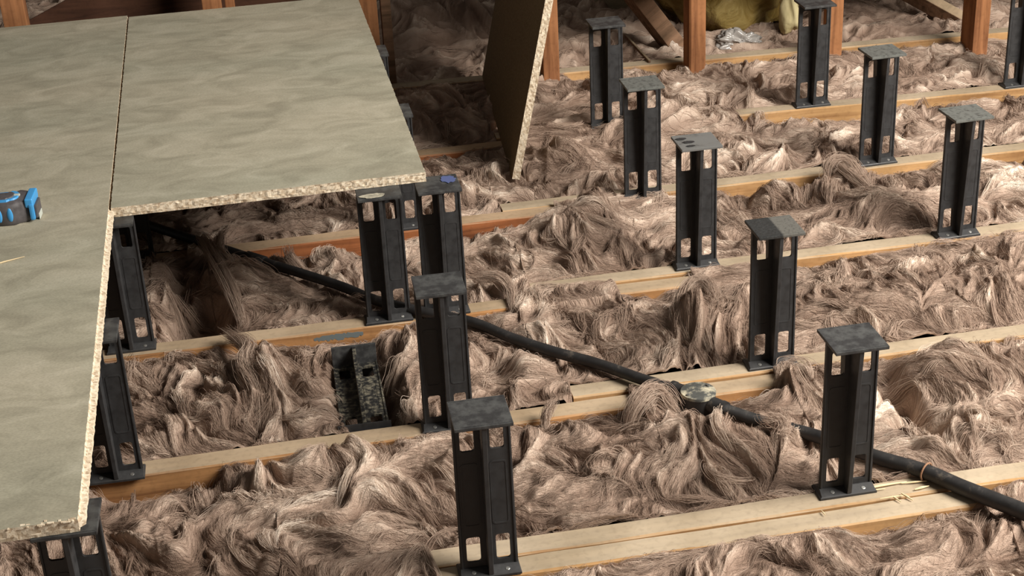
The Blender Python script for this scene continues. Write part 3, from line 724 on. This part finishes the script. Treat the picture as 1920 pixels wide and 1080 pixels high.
def coarse(x, y, k):
    wx, wy = warp(x, y)
    h = -0.004+0.036*(fbm(wx*4.2, wy*4.8, 3, 2)-.5)+0.016*(1-np.abs(2*fbm(wx*8, wy*10, 2, 5)-1)*1.8-.4)
    L1 = lic(x, y, .020, .10, 14); h = h+0.025*(L1-.5)
    for p, rx, ry, a in BW:
        e_ = ((x-p[0])/rx)**2+((y-p[1])/ry)**2; h = h+a*np.exp(-(e_ if a > 0 else e_*e_))
    return h, L1
def in_view(x, y, pad=160):
    d = np.stack([x-CL[0], y-CL[1], 0*x-CL[2]], -1); zz = d@FW
    u = 960+CP['f']*(d@RI)/zz; v = 540+CP['f']*(d@DN)/zz
    return (u > -pad) & (u < 1920+pad) & (v > -pad) & (v < 1080+pad)
WG = 'glass wool between the joists'
def wool_bay(k, label, step, xr):
    nx = int((xr[1]-xr[0])/step[0]); xs = np.linspace(xr[0], xr[1], nx)
    f = row_back(k-1, xs)+0.0015 if k else np.full(nx, 1.25)
    b = row_front(k, xs)-0.0015 if k < 6 else np.full(nx, 7.4)
    ny = int(np.mean(b-f)/step[1]); V = np.linspace(0, 1, ny)[:, None]
    X = np.repeat(xs[None, :], ny, 0); Y = f[None, :]+(b-f)[None, :]*V
    h, L1 = coarse(X, Y, k)
    L2 = lic(X, Y, .0085, .055, 14); L3 = lic(X+3, Y+1, .0034, .030, 10)
    amp = 0.35+0.65*L1.clip(0, 1)
    h = h+(0.015*(L2-.5)+0.0035*(L3-.5))*amp
    # tucked down in front of every joist, level just behind it
    if k < 6:
        j_f = (b[None, :]-Y); t = np.clip(j_f/0.085, 0, 1); t = 1-t*t*(3-2*t)
        lim = -0.006+0.035*(fbm(X*9+k*3.1, Y*1.5, 2, 7)-.5)+0.008*(L2-.5)
        for r_, xa, xb, d_ in EV:
            if r_ == k:
                wv = 0.02*(fbm(X*14, Y*0+.5, 2, 3)-.5); lim = lim-d_*np.clip((X-xa+wv)/.025, 0, 1)*np.clip((xb-X+wv)/.025, 0, 1)
        h = h*(1-t)+np.minimum(h, lim)*t
        h = np.where(j_f < 0.012, np.minimum(h, -0.006), h)
    if k > 0:
        j_b = (Y-f[None, :]); t = np.clip(j_b/0.05, 0, 1); t = 1-t*t*(3-2*t)
        h = h*(1-t)+np.minimum(h, -0.004+0.03*(fbm(X*8, Y*2, 2, 5)-.45)+0.006*(L2-.5))*t
        h = np.maximum(h, -0.022-(1-t)*.07)
    # over a buried stretch of joist the wool lies on top of it
    if k < 6:
        for ji in ROWS[k]:
            j = JOISTS[ji]; yc = joist_y(j, X); ins = (np.abs(Y-yc) < j[5]/2+.012) & (X > j[1]-.01) & (X < j[2]+.01) & covered(ji, X)
            h = np.where(ins, np.maximum(h, 0.003+0.005*L2), h)
    h = np.minimum(h, pipe_limit(X, Y)+0.003*(L2-.5))
    h = np.maximum(h, -0.090)
    wx, wy = warp(X, Y)
    tint = 0.42+0.60*(L2-.5)+0.14*(L3-.5)+0.25*(L1-.5)+0.55*(fbm(wx*4, wy*4, 3, 6)-.5)
    Vt = np.stack([X, Y, h], -1).reshape(-1, 3)
    idx = np.arange(nx*ny).reshape(ny, nx)
    Fq = np.stack([idx[:-1, :-1], idx[:-1, 1:], idx[1:, 1:], idx[1:, :-1]], -1).reshape(-1, 4)
    me = bpy.data.meshes.new('glass_wool'); me.vertices.add(len(Vt)); me.vertices.foreach_set('co', Vt.ravel())
    me.loops.add(Fq.size); me.loops.foreach_set('vertex_index', Fq.ravel().astype(np.int32))
    me.polygons.add(len(Fq)); me.polygons.foreach_set('loop_start', np.arange(0, Fq.size, 4, dtype=np.int32))
    me.polygons.foreach_set('use_smooth', np.ones(len(Fq), bool))
    me.update(calc_edges=True)
    at_ = me.attributes.new('tint', 'FLOAT', 'POINT'); at_.data.foreach_set('value', np.clip(tint, 0, 1).ravel().astype(np.float32))
    me.materials.append(M['wool'])
    o = bpy.data.objects.new('glass_wool', me); COL.objects.link(o); tag(o, label, 'insulation', WG, 'stuff')
    return o, dict(xs=xs, f=f, b=b, h=h, t=tint, nx=nx, ny=ny)
rng = np.random.RandomState(5)
def sample(G, x, y, lo=0.0, hi=1.0):
    u = np.clip((x-G['xs'][0])/(G['xs'][1]-G['xs'][0]), 0, G['nx']-1.001); i = u.astype(int); a = u-i
    f = G['f'][i]*(1-a)+G['f'][i+1]*a; b = G['b'][i]*(1-a)+G['b'][i+1]*a
    vv = (y-f)/(b-f); vv = np.clip(vv, lo, hi); y2 = f+vv*(b-f)
    v = np.clip(vv, 0, 1)*(G['ny']-1.001); j = v.astype(int); c = v-j
    def bl(Q): return (Q[j, i]*(1-a)+Q[j, i+1]*a)*(1-c)+(Q[j+1, i]*(1-a)+Q[j+1, i+1]*a)*c
    return y2, bl(G['h']), bl(G['t'])
def fibres(parent, G, k, n_loose, n_tuft, strands, npt=8):
    y0, y1 = G['f'].min(), min(G['b'].max(), 6.2); parts = []
    def seeds(n):
        xs = rng.uniform(-0.5, 3.3, n*9); ys = rng.uniform(y0, y1, n*9); ok = in_view(xs, ys, 200)
        return xs[ok][:n], ys[ok][:n]
    T = np.linspace(0, 1, npt)[None, :]
    def path(xs, ys, Lg, curl):
        n = len(xs); X = np.zeros((n, npt)); Y = np.zeros((n, npt)); x, y = xs.copy(), ys.copy(); st = Lg/(npt-1)
        c, s = flow(x, y); a = np.arctan2(s, c)+rng.normal(0, .28, n)
        for i in range(npt):
            X[:, i] = x; Y[:, i] = y
            c, s = flow(x, y); fa = np.arctan2(s, c); a = a+0.35*np.sin(fa-a)+curl*st
            x = x+np.cos(a)*st; y = y+np.sin(a)*st
        return X, Y
    # loose single fibres over the surface
    xs, ys = seeds(n_loose); n = len(xs); dist = np.sqrt((xs-CL[0])**2+(ys-CL[1])**2+CL[2]**2); sc = np.clip(dist/2.7, .85, 2.2)
    Lg = rng.uniform(.012, .045, n)*np.sqrt(sc); X, Y = path(xs, ys, Lg, rng.normal(0, 16, n))
    Y, Z, Tn = sample(G, X, Y)
    lift = (rng.rand(n)**2*0.0045+.0004)[:, None]
    arch = np.where(rng.rand(n) < .025, rng.uniform(.003, .010, n), 0)[:, None]*np.sin(PI*T)
    Z = (np.roll(Z, 1, 1)+2*Z+np.roll(Z, -1, 1))/4*0+Z+lift+arch
    r = (0.00021*sc*rng.uniform(.6, 1.4, n))[:, None]*(0.4+0.6*np.sin(PI*(T*.96+.02)))
    parts.append((np.stack([X, Y, Z], -1), r, Tn.mean(1)+.01+rng.normal(0, .05, n)+np.where(rng.rand(n) < .025, .3, 0)))
    # tufts: locks of fibre that stand a little proud
    xs, ys = seeds(n_tuft); n = len(xs)
    dist = np.sqrt((xs-CL[0])**2+(ys-CL[1])**2+CL[2]**2); sc = np.clip(dist/2.7, .85, 2.2)
    Lg = rng.uniform(.035, .095, n)*np.sqrt(sc); R = rng.uniform(.003, .0085, n)*sc**.5
    curl = np.where(rng.rand(n) < .25, rng.choice([-1, 1], n)*rng.uniform(22, 55, n), rng.normal(0, 10, n))
    X, Y = path(xs, ys, Lg, curl); Y, Z, Tn = sample(G, X, Y)
    hump = (rng.uniform(0, .010, n)*np.where(rng.rand(n) < .12, 2.4, 1))[:, None]*np.sin(PI*T)
    Z = Z-R[:, None]*.35+hump
    dX = np.gradient(X, axis=1); dY = np.gradient(Y, axis=1); q = np.sqrt(dX**2+dY**2)+1e-9; sx, sy = -dY/q, dX/q
    S = strands; phi = rng.uniform(0, 2*PI, (n, S)); rad = rng.rand(n, S)**.4; tw = rng.normal(0, 1.2, (n, 1))+rng.normal(0, .6, (n, S))
    env = (0.25+0.75*np.sin(PI*(T*.92+.04)))[:, None, :]; ph = phi[:, :, None]+tw[:, :, None]*T[:, None, :]
    fz = 1+.3*np.sin(T[:, None, :]*rng.uniform(3, 10, (n, S, 1))+rng.uniform(0, 6.28, (n, S, 1)))
    u = np.cos(ph)*rad[:, :, None]*R[:, None, None]*env*fz*1.5; w = np.sin(ph)*rad[:, :, None]*R[:, None, None]*env*fz*.8
    sl = rng.normal(0, 1, (n, S, 1))*(Lg*.13)[:, None, None]
    P = np.stack([X[:, None, :]+sx[:, None, :]*u+(dX/q)[:, None, :]*sl, Y[:, None, :]+sy[:, None, :]*u+(dY/q)[:, None, :]*sl, Z[:, None, :]+w], -1).reshape(-1, npt, 3)
    Yc, zz, _ = sample(G, P[..., 0], P[..., 1], -.006, 1.006); P[..., 1] = Yc
    r = ((0.00025*sc)[:, None, None]*rng.uniform(.6, 1.4, (n, S, 1))*(.4+.6*np.sin(PI*(T*.96+.02)))[:, None, :]).reshape(-1, npt)
    tint = (Tn.mean(1)[:, None]+.06+rng.normal(0, .10, (n, 1))+rng.normal(0, .05, (n, S))).ravel()
    parts.append((P, r, tint))
    for pts, R0, S in FEATURES.get(k, []):
        c = smoothpath([Vector(tuple(at(a, b, z))) for a, b, z in pts], 6); c = np.array([v[:] for v in c])
        ti = np.linspace(0, len(c)-1, npt); c = np.stack([np.interp(ti, np.arange(len(c)), c[:, i]) for i in range(3)], 1)
        tg = np.gradient(c, axis=0); tg /= np.linalg.norm(tg, axis=1)[:, None]+1e-9
        sd = np.cross(tg, [0, 0, 1.0]); sd /= np.linalg.norm(sd, axis=1)[:, None]+1e-9; up = np.cross(sd, tg)
        ph = rng.uniform(0, 2*PI, (S, 1))+rng.normal(0, .7, (S, 1))*T+.8*T; rd = rng.rand(S, 1)**.6*R0*1.35*(0.35+.65*np.sin(PI*(T*.85+.08)))*(1+.25*np.sin(T*rng.uniform(3, 9, (S, 1))+rng.uniform(0, 6, (S, 1))))
        P = c[None]+sd[None]*(np.cos(ph)*rd)[..., None]+up[None]*(np.sin(ph)*rd)[..., None]+tg[None]*rng.normal(0, R0*.7, (S, 1, 1))
        for q_ in range(3):
            P[..., q_] += R0*rng.normal(0, .35, (S, 1))+R0*0.55*rng.normal(0, 1, (S, 1))*np.sin(T*rng.uniform(2, 7, (S, 1))+rng.uniform(0, 6.28, (S, 1)))*(T**.5)
        parts.append((P, 0.00030*rng.uniform(.6, 1.4, (S, 1))*(.4+.6*np.sin(PI*(T*.96+.02))), .56+rng.normal(0, .10, S)+.12*np.cos(ph[:, 0]*3)))
    P = np.concatenate([p[0] for p in parts]); r = np.concatenate([p[1] for p in parts]); tint = np.concatenate([p[2] for p in parts])
    cu = bpy.data.hair_curves.new('loose_fibres'); cu.add_curves([npt]*len(P))
    cu.attributes['position'].data.foreach_set('vector', P.astype(np.float32).ravel())
    ra = cu.attributes.get('radius') or cu.attributes.new('radius', 'FLOAT', 'POINT'); ra.data.foreach_set('value', r.astype(np.float32).ravel())
    ta = cu.attributes.new('tint', 'FLOAT', 'CURVE'); ta.data.foreach_set('value', np.clip(tint, 0, 1).astype(np.float32).ravel())
    cu.materials.append(M['fibre'])
    o = bpy.data.objects.new('loose_fibres', cu); COL.objects.link(o); o.parent = parent; o['kind'] = 'stuff'
    return o
FEATURES = {
 3: [([(1292, 640, .0), (1275, 590, .02), (1290, 545, .05), (1322, 533, .062), (1338, 552, .058)], .011, 420), ([(1330, 650, .0), (1318, 600, .02), (1310, 560, .04), (1296, 528, .058)], .010, 360), ([(960, 580, .0), (958, 545, .012), (935, 522, .03), (905, 520, .03)], .008, 260),
     ([(452, 600, .0), (430, 540, .02), (400, 480, .045), (378, 446, .055)], .009, 300), ([(470, 560, .0), (432, 500, .03), (410, 470, .045), (414, 440, .05)], .008, 260)],
 4: [([(1640, 372, .0), (1615, 340, .02), (1588, 305, .045), (1560, 306, .045), (1552, 322, .03)], .010, 400), ([(1690, 400, .0), (1640, 370, .02), (1600, 335, .035), (1575, 312, .045)], .008, 300)],
 2: [([(492, 792, -.02), (482, 730, .01), (462, 690, .03), (470, 655, .03), (432, 630, .02)], .012, 460), ([(560, 770, -.01), (520, 735, .01), (488, 690, .025), (468, 655, .03)], .011, 420)],
 1: [([(1180, 800, .0), (1195, 760, .035), (1230, 735, .045), (1262, 765, .02)], .011, 420), ([(1020, 800, .0), (1025, 775, .02), (1036, 755, .035)], .006, 160), ([(1460, 830, .0), (1466, 800, .022), (1440, 786, .03)], .009, 260)],
}
BAYS = [
 ('brown glass wool at the bottom of the view, in front of the front joist', (.0020, .0026), (-.8, 2.4), 42000, 230, 40),
 ('brown glass wool between the front joist and the joist under the round conduit box', (.0020, .0026), (-.8, 2.7), 72000, 440, 40),
 ('brown glass wool around the fallen riser, in the bay behind the round conduit box', (.0022, .0028), (-.8, 2.9), 70000, 440, 38),
 ('brown glass wool with the dark hollow, in the bay behind the paint marked joist', (.0026, .0032), (-.8, 3.1), 62000, 380, 36),
 ('brown glass wool in the bay in front of the orange joist', (.0030, .0038), (-.8, 3.3), 50000, 300, 32),
 ('brown glass wool in the last bay before the studs', (.0034, .0044), (-.8, 3.5), 36000, 250, 28),
 ('dim brown glass wool spreading beyond the studs', (.0065, .0090), (-1.1, 4.2), 30000, 260, 24)]
for k, (lb, stp, xr, nl, nt, ns) in enumerate(BAYS):
    wb, G = wool_bay(k, lb, stp, xr)
    fibres(wb, G, k, nl, nt, ns)
